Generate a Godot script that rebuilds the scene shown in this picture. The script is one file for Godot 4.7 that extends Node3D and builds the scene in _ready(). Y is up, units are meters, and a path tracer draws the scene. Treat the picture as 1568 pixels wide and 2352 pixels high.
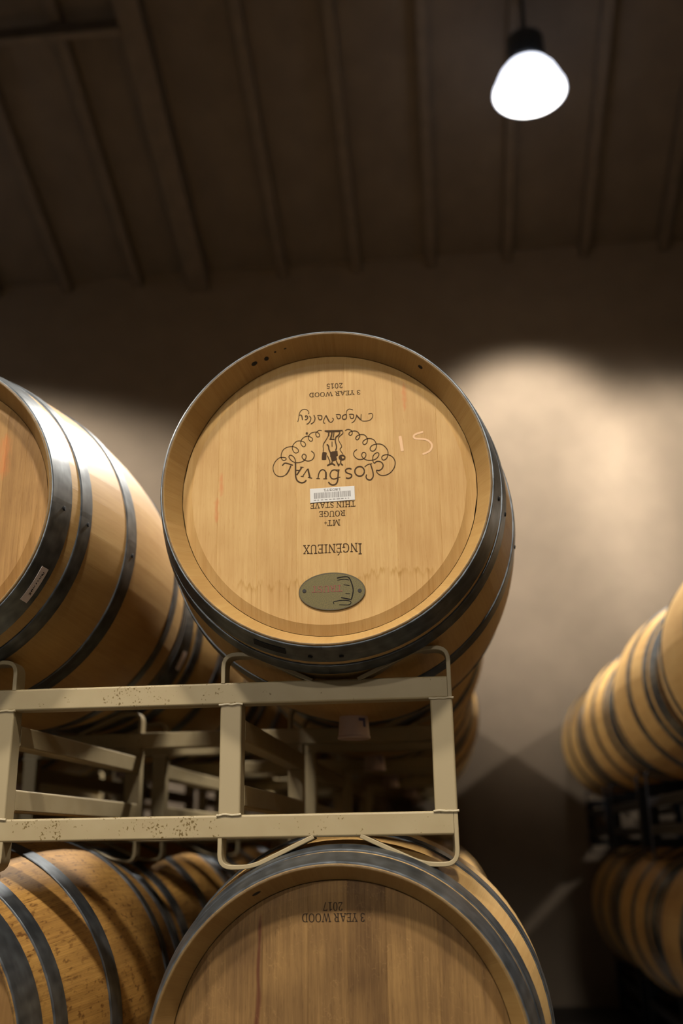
extends Node3D
# A barrel cellar at night: oak barrels on cream steel racks, high bay lamps under a timber roof.
# Metres, y up. The front of the first row of barrels is the plane z = 0; the floor is y = 0.

const LEN := 0.95          # barrel length
const END_R := 0.286       # wood radius at the ends
const BULGE := 0.348       # wood radius at the bulge
const HEAD_IN := 0.042     # the head sits this far inside the end
const HEAD_R := 0.2615
const HEAD_FLAT := 0.2435   # flat inside this radius, chamfered outside
const END_GRAIN := Color(0.30, 0.30, 0.32)   # end grain and chime have greyed with handling
const CHIME := Color(0.86, 0.84, 0.80)
const PAINT_Y := 0.053     # underside of the rack's lower tubes above its feet

var mats := {}
var rng := RandomNumberGenerator.new()
var used := {}

# ---------------------------------------------------------------- strokes of the printed emblem, tenths of a millimetre from the head's centre: [width, [x, y, ...]]
const STROKES_LOGO := [
	[14, [-86, 1111, -131, 1122, -177, 1092, -196, 1061, -185, 1012, -159, 992, -129, 1008, -132, 1049, -169, 1084, -222, 1091, -283, 1074, -313, 1040, -330, 1000, -321, 951, -288, 917, -257, 935, -261, 976, -295, 1002, -344, 1021, -396, 1008, -442, 974, -465, 927, -465, 879, -439, 833, -409, 821, -381, 842, -386, 882, -420, 917, -480, 936, -540, 932, -593, 886, -620, 824, -612, 767, -586, 721, -548, 707, -512, 729, -518, 773, -556, 812, -616, 835, -707, 829, -782, 785, -816, 714, -823, 651, -804, 594, -767, 577, -733, 598, -744, 626, -789, 637, -857, 629, -925, 568, -966, 475, -961, 388, -923, 314, -856, 275, -781, 279, -721, 319, -680, 388, -646, 473]],
	[24, [-744, 304, -721, 319, -680, 388, -646, 473]],
	[22, [-804, 478, -759, 523, -699, 512, -609, 475]],
	[16, [-281, 732, -237, 689, -226, 641, -249, 578, -301, 545, -361, 545, -421, 580, -447, 629, -428, 672, -398, 674, -372, 641, -383, 586, -429, 541, -504, 521, -579, 529, -639, 568, -680, 627, -676, 662, -639, 668, -594, 630, -567, 564, -564, 453]],
	[27, [-567, 532, -564, 453, -564, 334, -557, 239, -527, 174, -467, 136, -408, 144, -370, 182]],
	[26, [-451, 427, -542, 285]],
	[16, [-481, 434, -418, 425]],
	[16, [-553, 377, -497, 370]],
	[30, [-343, 397, -307, 225]],
	[16, [-347, 393, -433, 260]],
	[16, [-471, 258, -415, 249]],
	[16, [-344, 231, -266, 211]],
	[16, [-192, 201, -129, 196]],
	[20, [-162, 202, -150, 280, -124, 337, -82, 363, -42, 345, -16, 296]],
	[32, [-23, 320, -18, 265, -23, 194]],
	[16, [-69, 189, 1, 185]],
	[20, [191, 316, 144, 346, 92, 337, 57, 284, 56, 229, 90, 183, 142, 177, 189, 198]],
	[26, [215, 339, 203, 315, 194, 221, 182, 128, 148, 75, 88, 67, 40, 96, 25, 128]],
	[14, [129, 347, 227, 342]],
	[12, [194, 198, 238, 206]],
	[24, [436, 342, 399, 360, 347, 351, 328, 316, 353, 280, 404, 257, 437, 232, 422, 190, 377, 173, 333, 187]],
	[24, [664, 290, 651, 246, 619, 214, 577, 205, 535, 219, 504, 254, 494, 299, 506, 344, 538, 375, 581, 385, 623, 371, 653, 336, 664, 290]],
	[22, [774, 422, 794, 354, 814, 266, 816, 188, 785, 135, 748, 123, 704, 147, 691, 191, 703, 229]],
	[14, [669, 372, 711, 406, 755, 423, 804, 428]],
	[20, [874, 302, 921, 292, 970, 320, 997, 374, 981, 430, 934, 462, 882, 463, 844, 430]],
	[14, [844, 430, 823, 462, 817, 510, 826, 573, 864, 618, 909, 632, 930, 599, 906, 545, 861, 508, 809, 495, 742, 495, 684, 514, 644, 548, 622, 592, 635, 639, 668, 652, 697, 620, 689, 565, 654, 531, 602, 518, 543, 533, 492, 584, 479, 640, 502, 687, 543, 712]],
	[15, [874, 298, 887, 254, 927, 213, 977, 195, 1051, 202, 1126, 245, 1187, 324, 1212, 417, 1193, 497, 1143, 555, 1077, 582, 1018, 578, 980, 548, 983, 501, 1015, 485, 1060, 512, 1084, 566, 1090, 637, 1066, 702, 1016, 761, 958, 792, 891, 796, 824, 780, 782, 742, 777, 695, 813, 665, 858, 682, 886, 736, 884, 808, 849, 874, 797, 905, 730, 909, 677, 884, 647, 846, 657, 810, 683, 800, 721, 834, 730, 905, 702, 963, 665, 990, 605, 993, 553, 976, 522, 934, 543, 896, 574, 915, 597, 969, 576, 1027, 532, 1066, 465, 1070, 419, 1053, 400, 1013, 433, 991, 460, 1018, 457, 1070, 420, 1101, 375, 1108, 337, 1086]],
	[44, [-377, 1076, -358, 1075, -339, 1074]],
]
const STROKES_FIG := [
	[22, [-35, 1102, 292, 1094]],
	[16, [-7, 1085, 249, 1077]],
	[12, [42, 1056, 27, 1000, -16, 920, -51, 866, -66, 810, -59, 754, -67, 702]],
	[12, [285, 1090, 294, 1041, 230, 980, 212, 929, 239, 856, 266, 806, 262, 772, 237, 737, 254, 695, 288, 641]],
	[26, [42, 1082, 34, 1000]],
	[26, [99, 1075, 87, 1008, 69, 937]],
	[18, [134, 1069, 126, 1009, 115, 965]],
	[20, [242, 1063, 217, 1011, 167, 969, 156, 917, 159, 872, 172, 815, 175, 766, 157, 715]],
	[20, [51, 938, 142, 933]],
	[14, [96, 891, 95, 793]],
	[24, [1, 844, 32, 805, 38, 748, 59, 691, 79, 634]],
	[100, [122, 699, 124, 650, 123, 576, 137, 523]],
	[60, [86, 678, 92, 592]],
	[60, [163, 704, 166, 640, 173, 610]],
	[80, [-36, 693, -47, 641, -51, 586, -51, 552]],
	[26, [321, 572, 312, 549, 287, 535, 257, 537, 233, 553, 224, 577, 234, 601, 258, 614, 288, 613, 313, 596, 321, 572]],
	[34, [228, 614, 245, 584, 269, 538]],
	[16, [9, 627, 36, 558, 53, 513, 49, 450]],
	[22, [95, 511, 84, 460]],
	[24, [3, 434, 49, 458, 98, 466, 146, 430]],
	[20, [168, 521, 188, 465, 205, 427]],
	[22, [251, 524, 247, 465, 284, 428]],
	[24, [197, 416, 226, 459]],
]
const STROKES_SCRIPT := [
	[14, [-522, 1308, -503, 1386, -494, 1464, -457, 1531, -393, 1551, -338, 1523, -316, 1473, -334, 1454]],
	[22, [-499, 1440, -453, 1432, -435, 1342]],
	[20, [-394, 1345, -358, 1349, -339, 1385, -355, 1418, -383, 1416, -367, 1382]],
	[20, [-310, 1413, -282, 1372, -294, 1314, -331, 1267, -363, 1254]],
	[20, [-228, 1428, -207, 1358, -230, 1290, -285, 1250]],
	[20, [-166, 1409, -129, 1412, -84, 1399, -89, 1336, -130, 1330, -150, 1388]],
	[20, [171, 1408, 207, 1411, 252, 1398, 247, 1335, 206, 1329, 187, 1387]],
	[20, [411, 1398, 447, 1401, 492, 1388, 486, 1325, 445, 1320, 426, 1377]],
	[16, [-22, 1258, -45, 1258, -53, 1299, -11, 1400]],
	[26, [-7, 1409, 24, 1334, 53, 1278]],
	[16, [46, 1283, 87, 1266, 126, 1308, 122, 1339, 102, 1347]],
	[22, [361, 1411, 359, 1323, 305, 1312, 288, 1357, 320, 1394, 361, 1401]],
	[14, [361, 1401, 371, 1469, 417, 1506, 485, 1482]],
	[16, [453, 1229, 503, 1265, 541, 1341, 546, 1390]],
	[28, [541, 1380, 620, 1278]],
	[14, [632, 1394, 632, 1272, 719, 1252, 800, 1276, 838, 1342, 821, 1392, 758, 1386]],
]
const STROKES_PLAQUE := [
	[20, [148, -1638, 270, -1620, 351, -1636, 398, -1731, 424, -1865, 392, -2019]],
	[12, [156, -1675, 270, -1663, 358, -1680]],
	[12, [260, -1759, 365, -1775]],
	[12, [290, -1912, 370, -1922]],
	[20, [216, -1981, 392, -2024]],
	[14, [94, -2089, 94, -2048, 231, -2029, 352, -2042, 383, -2076, 342, -2110, 182, -2104]],
]
const STROKES_CHALK := [
	[24, [1313, 925, 1330, 783, 1346, 631]],
	[16, [1727, 982, 1574, 933, 1582, 862, 1775, 827, 1868, 729, 1830, 615, 1699, 553]],
]

# ---------------------------------------------------------------- naming and tagging
func numbered(called: String) -> String:
	if not used.has(called):
		used[called] = 0
		return called
	used[called] += 1
	return "%s_%03d" % [called, used[called]]

func thing(called: String, label: String, category: String, at := Vector3.ZERO, group := "") -> Node3D:
	var o := Node3D.new()
	o.name = numbered(called)
	add_child(o)
	o.position = at
	tag(o, label, category, group)
	return o

func tag(o: Node3D, label: String, category: String, group := "") -> void:
	o.set_meta("label", label)
	o.set_meta("category", category)
	if group != "":
		o.set_meta("group", group)

func part(called: String, mesh: Mesh, m: Material, parent: Node3D, at := Vector3.ZERO) -> MeshInstance3D:
	var o := MeshInstance3D.new()
	o.name = called
	o.mesh = mesh
	o.material_override = m
	parent.add_child(o, true)
	o.position = at
	return o

func struct_node(called: String, label: String) -> Node3D:
	var o := Node3D.new()
	o.name = called
	add_child(o)
	o.set_meta("kind", "structure")
	o.set_meta("label", label)
	o.set_meta("category", called.get_slice("_", 0))
	return o

func slab(called: String, size: Vector3, at: Vector3, m: Material, label: String) -> MeshInstance3D:
	var b := BoxMesh.new()
	b.size = size
	var o := part(called, b, m, self, at)
	o.set_meta("kind", "structure")
	o.set_meta("label", label)
	o.set_meta("category", called.get_slice("_", 0))
	return o

# ---------------------------------------------------------------- mesh tools
func begin() -> SurfaceTool:
	var st := SurfaceTool.new()
	st.begin(Mesh.PRIMITIVE_TRIANGLES)
	return st

func done(st: SurfaceTool, normals := true) -> ArrayMesh:
	if normals:
		st.generate_normals()
	return st.commit()

func vert(st: SurfaceTool, p: Vector3, uv: Vector2) -> void:
	st.set_uv(uv)
	st.add_vertex(p)

func quad(st: SurfaceTool, a: Vector3, b: Vector3, c: Vector3, d: Vector3, ua: Vector2, ub: Vector2, uc: Vector2, ud: Vector2) -> void:
	# corners in clockwise order seen from the front
	vert(st, a, ua); vert(st, b, ub); vert(st, c, uc)
	vert(st, a, ua); vert(st, c, uc); vert(st, d, ud)

func radius_at(t: float) -> float:
	var s: float = 2.0 * t / LEN - 1.0
	return BULGE - (BULGE - END_R) * s * s

# a surface of revolution about z through the origin; strips of (radius, distance from the front end); front is at z = LEN / 2
func lathe(st: SurfaceTool, strips: Array, n: int, a0 := 0.0, a1 := TAU, u0 := 0.0, groove := 0.0, u_scale := 1.7, grain := Color(0, 0, 0, 0)) -> void:
	var angles := PackedFloat32Array()
	var drops := PackedFloat32Array()
	if groove > 0.0:
		var e := 0.0022
		for k in [0.0, e]:
			angles.append(a0 + k)
			drops.append(groove if k == 0.0 else 0.0)
		for k in range(1, n):
			angles.append(lerpf(a0 + e, a1 - e, float(k) / n))
			drops.append(0.0)
		for k in [e, 0.0]:
			angles.append(a1 - k)
			drops.append(groove if k == 0.0 else 0.0)
	else:
		for k in n + 1:
			angles.append(lerpf(a0, a1, float(k) / n))
			drops.append(0.0)
	for g in strips.size():
		var s: Array = strips[g]
		for j in s.size() - 1:
			for i in angles.size() - 1:
				var at_edge: int = 0 if groove == 0.0 else 1 if i == 0 else 2 if i == angles.size() - 2 else 0
				st.set_smooth_group(g * 3 + at_edge + 1)
				if grain.a > 0.0:
					st.set_color(grain * END_GRAIN if g == 3 else grain * CHIME if g < 3 else grain)
				var q: Array[Vector3] = []
				var w: Array[Vector2] = []
				for c in [[i, j], [i + 1, j], [i + 1, j + 1], [i, j + 1]]:
					var p: Vector2 = s[c[1]]
					var a: float = angles[c[0]]
					var r: float = p.x - drops[c[0]]
					q.append(Vector3(r * cos(a), r * sin(a), LEN / 2.0 - p.y))
					w.append(Vector2(u0 + (a - a0) * 0.32 * u_scale, p.y * 1.02 + 0.01 + (END_R - p.x) * 0.05))
				quad(st, q[0], q[1], q[2], q[3], w[0], w[1], w[2], w[3])

func wall_strips(seg: int) -> Array:
	var outer := []
	for k in seg + 1:
		var t: float = LEN * k / seg
		outer.append(Vector2(radius_at(t), t))
	var bite := HEAD_IN + 0.020
	var seat := HEAD_IN + 0.006
	return [
		[Vector2(HEAD_R + 0.0006, bite), Vector2(HEAD_R + 0.0012, seat)],
		[Vector2(HEAD_R + 0.0012, seat), Vector2(END_R - 0.0040, 0.002)],
		[Vector2(END_R - 0.0040, 0.002), Vector2(END_R - 0.0028, 0.0004)],
		[Vector2(END_R - 0.0028, 0.0004), Vector2(END_R - 0.0012, 0.0), Vector2(END_R, 0.0008)],
		outer,
		[Vector2(END_R, LEN), Vector2(END_R - 0.005, LEN)],
		[Vector2(END_R - 0.005, LEN), Vector2(HEAD_R, LEN - HEAD_IN)],
		[Vector2(HEAD_R, LEN - HEAD_IN), Vector2(HEAD_R - 0.001, LEN - bite)],
	]

func hoop_mesh(t0: float, t1: float, n: int) -> ArrayMesh:
	var st := begin()
	var up := 0.0032
	var r0 := radius_at(t0)
	var r1 := radius_at(t1)
	var e := 0.0012
	lathe(st, [
		[Vector2(r0 - 0.001, t0), Vector2(r0 + up - e, t0)],
		[Vector2(r0 + up - e, t0), Vector2(r0 + up, t0 + e)],
		[Vector2(r0 + up, t0 + e), Vector2((r0 + r1) / 2 + up + 0.0004, (t0 + t1) / 2), Vector2(r1 + up, t1 - e)],
		[Vector2(r1 + up, t1 - e), Vector2(r1 + up - e, t1)],
		[Vector2(r1 + up - e, t1), Vector2(r1 - 0.001, t1)],
	], n, 0.0, TAU, 0.0, 0.0, 2.0)
	return done(st)

# how far the head's face falls back towards its chamfered rim
func head_fall(r: float) -> float:
	return maxf(0.0, r - HEAD_FLAT) * 0.42

# a slice of the head between x0 and x1: flat face, chamfered rim, joints with a fine groove
func board_mesh(x0: float, x1: float, tint: Color, z_front: float, shift: Vector2) -> ArrayMesh:
	var st := begin()
	st.set_color(tint)
	var e := 0.0006
	var xs := [x0, x0 + e]
	var cols := 8
	for k in range(1, cols):
		xs.append(lerpf(x0 + e, x1 - e, float(k) / cols))
	xs.append(x1 - e)
	xs.append(x1)
	var rows := 8
	var pt := func(i: int, j: int) -> Vector3:
		var x: float = xs[i]
		var h: float = sqrt(maxf(HEAD_R * HEAD_R - x * x, 1e-7))
		var hi: float = sqrt(maxf(HEAD_FLAT * HEAD_FLAT - x * x, 0.0))
		var y: float = -h if j == 0 else h if j == rows else lerpf(-hi, hi, (j - 1.0) / (rows - 2.0))
		return Vector3(x, y, z_front - head_fall(sqrt(x * x + y * y)) - (0.0003 if i == 0 or i == xs.size() - 1 else 0.0))
	for i in xs.size() - 1:
		for j in rows:
			var edge: int = 1 if i == 0 else 3 if i == xs.size() - 2 else 2
			var beyond: bool = minf(absf(xs[i]), absf(xs[i + 1])) > HEAD_FLAT - 0.001
			st.set_smooth_group(edge + (10 if j == 0 or j == rows - 1 or beyond else 0))
			var q := [pt.call(i, j), pt.call(i, j + 1), pt.call(i + 1, j + 1), pt.call(i + 1, j)]
			var w := []
			for p in q:
				w.append(Vector2(p.x / 0.6 + 0.5 + shift.x, p.y / 0.6 + 0.5 + shift.y))
			quad(st, q[0], q[1], q[2], q[3], w[0], w[1], w[2], w[3])
	# back and rim
	st.set_smooth_group(5)
	var back := Vector3(0, 0, -0.016)
	for i in xs.size() - 1:
		var q := [pt.call(i, 0) + back, pt.call(i + 1, 0) + back, pt.call(i + 1, rows) + back, pt.call(i, rows) + back]
		quad(st, q[0], q[1], q[2], q[3], Vector2.ZERO, Vector2(.1, 0), Vector2(.1, .8), Vector2(0, .8))
	return done(st)

# one stroke of print: a flat ribbon along a smooth curve through the points
func ribbon(st: SurfaceTool, pts: Array, width: float, z: float, closed_ends := true) -> void:
	var c := Curve3D.new()
	c.bake_interval = 0.0012
	for i in pts.size():
		var before: Vector3 = pts[maxi(i - 1, 0)]
		var after: Vector3 = pts[mini(i + 1, pts.size() - 1)]
		var tan_: Vector3 = (after - before) / 6.0
		c.add_point(pts[i], -tan_, tan_)
	var b := c.get_baked_points()
	var side := []
	for i in b.size():
		var d: Vector3 = (b[mini(i + 1, b.size() - 1)] - b[maxi(i - 1, 0)]).normalized()
		side.append(Vector3(-d.y, d.x, 0))
	var lift := Vector3(0, 0, z)
	for i in b.size() - 1:
		var wa := width * 0.5
		var wb := width * 0.5
		if closed_ends and b.size() > 4:
			if i == 0: wa *= 0.55
			if i == b.size() - 2: wb *= 0.55
		quad(st, b[i] + side[i] * wa + lift, b[i + 1] + side[i + 1] * wb + lift, b[i + 1] - side[i + 1] * wb + lift, b[i] - side[i] * wa + lift, Vector2.ZERO, Vector2.ZERO, Vector2.ONE, Vector2.ONE)

func strokes(list: Array, z: float, thicker := 1.0, widen := 0.0) -> ArrayMesh:
	var st := begin()
	var layer := 0
	for s in list:
		var pts := []
		var flat: Array = s[1]
		for k in flat.size() / 2:
			pts.append(Vector3(flat[2 * k] * 1e-4, flat[2 * k + 1] * 1e-4, 0))
		ribbon(st, pts, s[0] * 1e-4 * thicker + widen, z + layer * 4e-6)
		layer += 1
	return done(st)

# lettering scaled to fill a box of the given size about a centre, turned upside down when the barrel is
func print_text(parent: Node3D, called: String, text: String, at: Vector3, size: Vector2, m: Material, upside := true, font_name := "Droid Serif", weight := 400) -> MeshInstance3D:
	var f := SystemFont.new()
	f.font_names = PackedStringArray([font_name])
	f.font_weight = weight
	var t := TextMesh.new()
	t.font = f
	t.text = text
	t.font_size = 64
	t.pixel_size = 0.01
	t.depth = 0.02
	t.curve_step = 1.0
	var box := t.get_aabb()
	var k := Vector3(size.x / box.size.x, size.y / box.size.y, 0.02)
	var b := Basis.from_scale(k)
	if upside:
		b = Basis(Vector3.BACK, PI) * b
	var o := part(called, t, m, parent)
	o.transform = Transform3D(b, at - b * (box.position + box.size / 2.0))
	return o

# a tube or bar of the given section swept along a path; every section point carries its own normal
func rounded(w: float, h: float, r: float) -> Array:
	var out := []
	for c in 4:
		var mid := Vector2((w / 2 - r) * (1 if c == 0 or c == 3 else -1), (h / 2 - r) * (1 if c < 2 else -1))
		for k in 4:
			var a: float = (c + k / 3.0) * PI / 2
			var d := Vector2(cos(a), sin(a))
			out.append([mid + d * r, d])
	return out

func sweep(st: SurfaceTool, path: Array, section: Array, up: Vector3, u0 := 0.0, caps := true) -> void:
	var n := path.size()
	var run := u0
	var sides := []
	for i in n:
		var d: Vector3 = (path[mini(i + 1, n - 1)] - path[maxi(i - 1, 0)]).normalized()
		sides.append(d.cross(up).normalized())
	for i in n - 1:
		var step: float = path[i].distance_to(path[i + 1])
		var v := 0.0
		for k in section.size():
			var s0: Array = section[k]
			var s1: Array = section[(k + 1) % section.size()]
			var dv: float = s0[0].distance_to(s1[0])
			var c := []
			for e in [[i, s0, run, v], [i, s1, run, v + dv], [i + 1, s1, run + step, v + dv], [i + 1, s0, run + step, v]]:
				var sd: Vector3 = sides[e[0]]
				c.append([path[e[0]] + sd * e[1][0].x + up * e[1][0].y, sd * e[1][1].x + up * e[1][1].y, Vector2(e[2], e[3])])
			for q in [0, 1, 2, 0, 2, 3]:
				st.set_normal(c[q][1])
				vert(st, c[q][0], c[q][2])
			v += dv
		run += step
	if caps:
		for end in 2:
			var i: int = 0 if end == 0 else n - 1
			var out: Vector3 = (path[0] - path[1] if end == 0 else path[n - 1] - path[n - 2]).normalized()
			for k in range(1, section.size() - 1):
				var tri := [section[0][0], section[k][0], section[k + 1][0]]
				if end == 0:
					tri = [tri[0], tri[2], tri[1]]
				for s in tri:
					st.set_normal(out)
					vert(st, path[i] + sides[i] * s.x + up * s.y, s)

func swept(path: Array, section: Array, up: Vector3, u0 := 0.0) -> ArrayMesh:
	var st := begin()
	sweep(st, path, section, up, u0)
	return done(st, false)

# corners of a polyline rounded off
func filleted(pts: Array, r: float) -> Array:
	var out := [pts[0]]
	for i in range(1, pts.size() - 1):
		var a: Vector3 = (pts[i - 1] - pts[i])
		var b: Vector3 = (pts[i + 1] - pts[i])
		var k: float = minf(r, minf(a.length(), b.length()) * 0.45)
		var p0: Vector3 = pts[i] + a.normalized() * k
		var p1: Vector3 = pts[i] + b.normalized() * k
		for s in 6:
			var f: float = s / 5.0
			out.append(p0.lerp(pts[i], f).lerp(pts[i].lerp(p1, f), f))
	out.append(pts[-1])
	return out

# ---------------------------------------------------------------- materials
func noise(seed_: int, octaves := 1) -> FastNoiseLite:
	var n := FastNoiseLite.new()
	n.seed = seed_
	n.frequency = 1.0
	n.noise_type = FastNoiseLite.TYPE_SIMPLEX_SMOOTH
	n.fractal_octaves = octaves
	if octaves == 1:
		n.fractal_type = FastNoiseLite.FRACTAL_NONE
	return n

# oak with the grain running along v. edges: where one board ends and the next begins (0..1 across), each with its own figure and tone
func oak_image(w: int, h: int, base: Color, dark: Color, seed_: int, edges: Array, tones: Array, speckle: float, stain: int) -> Image:
	var img := Image.create(w, h, false, Image.FORMAT_RGB8)
	var fine := noise(seed_)
	var broad := noise(seed_ + 1, 3)
	var fleck := noise(seed_ + 2)
	var patch := noise(seed_ + 3, 3)
	for x in w:
		var fx: float = float(x) / w
		var b := 0
		while b < edges.size() and fx > edges[b]:
			b += 1
		var tone: float = tones[b % tones.size()] if tones.size() else 0.0
		var ox: float = b * 37.3
		for y in h:
			var fy: float = float(y) / h
			var g: float = fine.get_noise_2d(fx * 260.0 + ox, fy * 7.0) * 0.35 + broad.get_noise_2d(fx * 60.0 + ox, fy * 2.2) * 0.75
			var p: float = patch.get_noise_2d(fx * 5.0 + ox, fy * 4.0)
			var k: float = clampf(0.32 + tone - g * 0.30 - p * 0.30, 0.0, 1.3)
			var pore: float = fleck.get_noise_2d(fx * 330.0 + ox, fy * 26.0)
			if pore > 0.62:
				k += (pore - 0.62) * 1.0
			elif pore < -0.72:
				k -= (-pore - 0.72) * 0.9
			if speckle > 0.0:
				var sp: float = patch.get_noise_2d(fx * 42.0, fy * 30.0)
				if sp > 0.22:
					k += (sp - 0.22) * speckle * (1.0 + 1.2 * patch.get_noise_2d(fx * 3.0 + 9.0, fy * 3.0))
			var c: Color = base.lerp(dark, clampf(k, 0.0, 1.0))
			if stain == 1:
				c = stain_upper(c, fx, fy, fine, broad)
			elif stain == 2:
				c = stain_lower(c, fx, fy, fine, broad)
			elif stain == 3:
				var d: float = absf(fx - 0.79) * 40.0 + maxf(0.0, absf(fy - 0.66) - 0.05) * 30.0 + fine.get_noise_2d(fx * 90.0, fy * 30.0) * 0.3
				c = c.lerp(Color8(178, 92, 46), clampf(1.0 - d, 0.0, 1.0) * 0.4)
			img.set_pixel(x, y, c)
	return img

# tide marks where water ran down and dried, and two faint wine streaks
func stain_upper(c: Color, fx: float, fy: float, fine: FastNoiseLite, broad: FastNoiseLite) -> Color:
	var tide: float = 0.215 + broad.get_noise_2d(fx * 34.0, 3.0) * 0.022 + fine.get_noise_2d(fx * 150.0, 1.0) * 0.008 + (0.024 if fx > 0.6 else 0.0)
	var away: float = fy - tide
	if fx > 0.22 and fx < 0.8:
		var ring: float = clampf(1.0 - absf(away) / (0.016 if away < 0.0 else 0.007), 0.0, 1.0) * clampf(0.5 + broad.get_noise_2d(fx * 25.0, 8.0), 0.0, 1.0)
		c = c.lerp(Color8(124, 90, 37), ring * 0.55)
		if away < 0.0 and away > -0.12:
			var drip: float = clampf(fine.get_noise_2d(fx * 110.0, 2.0) - 0.45, 0.0, 1.0) * (1.0 + away / 0.12)
			c = c.lerp(Color8(116, 81, 33), drip)
	for s in [[0.182, 0.53, 0.05], [0.735, 0.78, 0.06], [0.17, 0.45, 0.05]]:
		var d: float = absf(fx - s[0]) * 120.0 + maxf(0.0, absf(fy - s[1]) - s[2] * 0.5) * 45.0 + fine.get_noise_2d(fx * 90.0, fy * 40.0) * 0.4
		c = c.lerp(Color8(163, 91, 51), clampf(1.0 - d, 0.0, 1.0) * 0.45)
	return c

# a thin run of red wine and pale silvery rays of quarter-sawn oak
func stain_lower(c: Color, fx: float, fy: float, fine: FastNoiseLite, broad: FastNoiseLite) -> Color:
	var at: float = 0.288 + (fy - 0.6) * 0.035 + fine.get_noise_2d(4.0, fy * 9.0) * 0.004
	var wide: float = 0.0050 + 0.003 * broad.get_noise_2d(2.0, fy * 12.0)
	if fy < 0.86:
		var d: float = absf(fx - at) / wide
		c = c.lerp(Color8(70, 32, 18), clampf(1.25 - d, 0.0, 1.0) * 0.65 * clampf((0.86 - fy) * 30.0, 0.0, 1.0))
	var ray: float = broad.get_noise_2d(fx * 22.0 + fy * 9.0, fy * 16.0 + 40.0)
	if absf(ray) < 0.018 and fine.get_noise_2d(fx * 6.0, fy * 5.0) > 0.12:
		c = c.lerp(Color8(158, 124, 80), 0.26)
	return c

func steel_image(n: int, seed_: int) -> Image:
	var img := Image.create(n, n, false, Image.FORMAT_RGB8)
	var a := noise(seed_, 3)
	var b := noise(seed_ + 1, 2)
	for x in n:
		for y in n:
			var fx: float = float(x) / n
			var fy: float = float(y) / n
			var k: float = 0.74 + 0.13 * a.get_noise_2d(fx * 8.0, fy * 40.0) + 0.12 * b.get_noise_2d(fx * 14.0, fy * 16.0)
			k = clampf(k, 0.0, 1.0)
			img.set_pixel(x, y, Color(k, k, k))
	return img

# cream paint, chipped to brown rust in patches along the length (u in metres, one repeat is 2 m; v round the tube)
func paint_image(w: int, h: int, seed_: int, zones: Array) -> Image:
	var img := Image.create(w, h, false, Image.FORMAT_RGB8)
	var a := noise(seed_, 2)
	var b := noise(seed_ + 1, 3)
	var paint := Color8(141, 127, 97)
	for x in w:
		var u: float = 2.0 * x / w
		var rusty := 0.0
		for z in zones:
			rusty = maxf(rusty, clampf(1.25 - absf(u - z[0]) / z[1], 0.0, 1.0) * z[2])
		for y in h:
			var v: float = 0.16 * y / h
			var c: Color = paint.lerp(Color8(133, 118, 87), clampf(0.5 + b.get_noise_2d(u * 12.0, v * 14.0), 0.0, 1.0) * 0.6)
			var chip: float = a.get_noise_2d(u * 190.0, v * 150.0) * 0.75 + b.get_noise_2d(u * 30.0, v * 30.0) * 0.55
			var limit: float = 0.68 - 0.36 * rusty
			if chip > limit:
				c = c.lerp(Color8(80, 62, 28), clampf((chip - limit) * 8.0, 0.0, 0.9))
			img.set_pixel(x, y, c)
	return img

func textured(img: Image, rough: float, spec := 0.35, tinted := false) -> StandardMaterial3D:
	var m := StandardMaterial3D.new()
	m.albedo_texture = ImageTexture.create_from_image(img)
	m.roughness = rough
	m.metallic_specular = spec
	m.vertex_color_use_as_albedo = tinted
	return m

func plain(c: Color, rough: float, metal := 0.0, spec := 0.5) -> StandardMaterial3D:
	var m := StandardMaterial3D.new()
	m.albedo_color = c
	m.roughness = rough
	m.metallic = metal
	m.metallic_specular = spec
	return m

func mottled(c0: Color, c1: Color, freq: float, size: float, rough: float, seed_: int, stretch := Vector3.ONE) -> StandardMaterial3D:
	var n := noise(seed_, 4)
	n.frequency = freq
	var t := NoiseTexture2D.new()
	t.noise = n
	t.width = 512
	t.height = 512
	t.seamless = true
	var g := Gradient.new()
	g.set_color(0, c0)
	g.set_color(1, c1)
	t.color_ramp = g
	var m := StandardMaterial3D.new()
	m.albedo_texture = t
	m.roughness = rough
	m.uv1_triplanar = true
	m.uv1_world_triplanar = true
	m.uv1_scale = stretch / size
	return m

const UPPER_EDGES := [-0.1958, -0.1252, -0.0552, 0.0333, 0.1202, 0.1963]
const LOWER_EDGES := [-0.2061, -0.1182, -0.0473, 0.0138, 0.0744, 0.1528, 0.2175]
const LEFT_EDGES := [-0.19, -0.11, -0.03, 0.05, 0.118, 0.1755, 0.216]

func across(edges: Array) -> Array:
	return edges.map(func(e): return e / 0.6 + 0.5)

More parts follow.
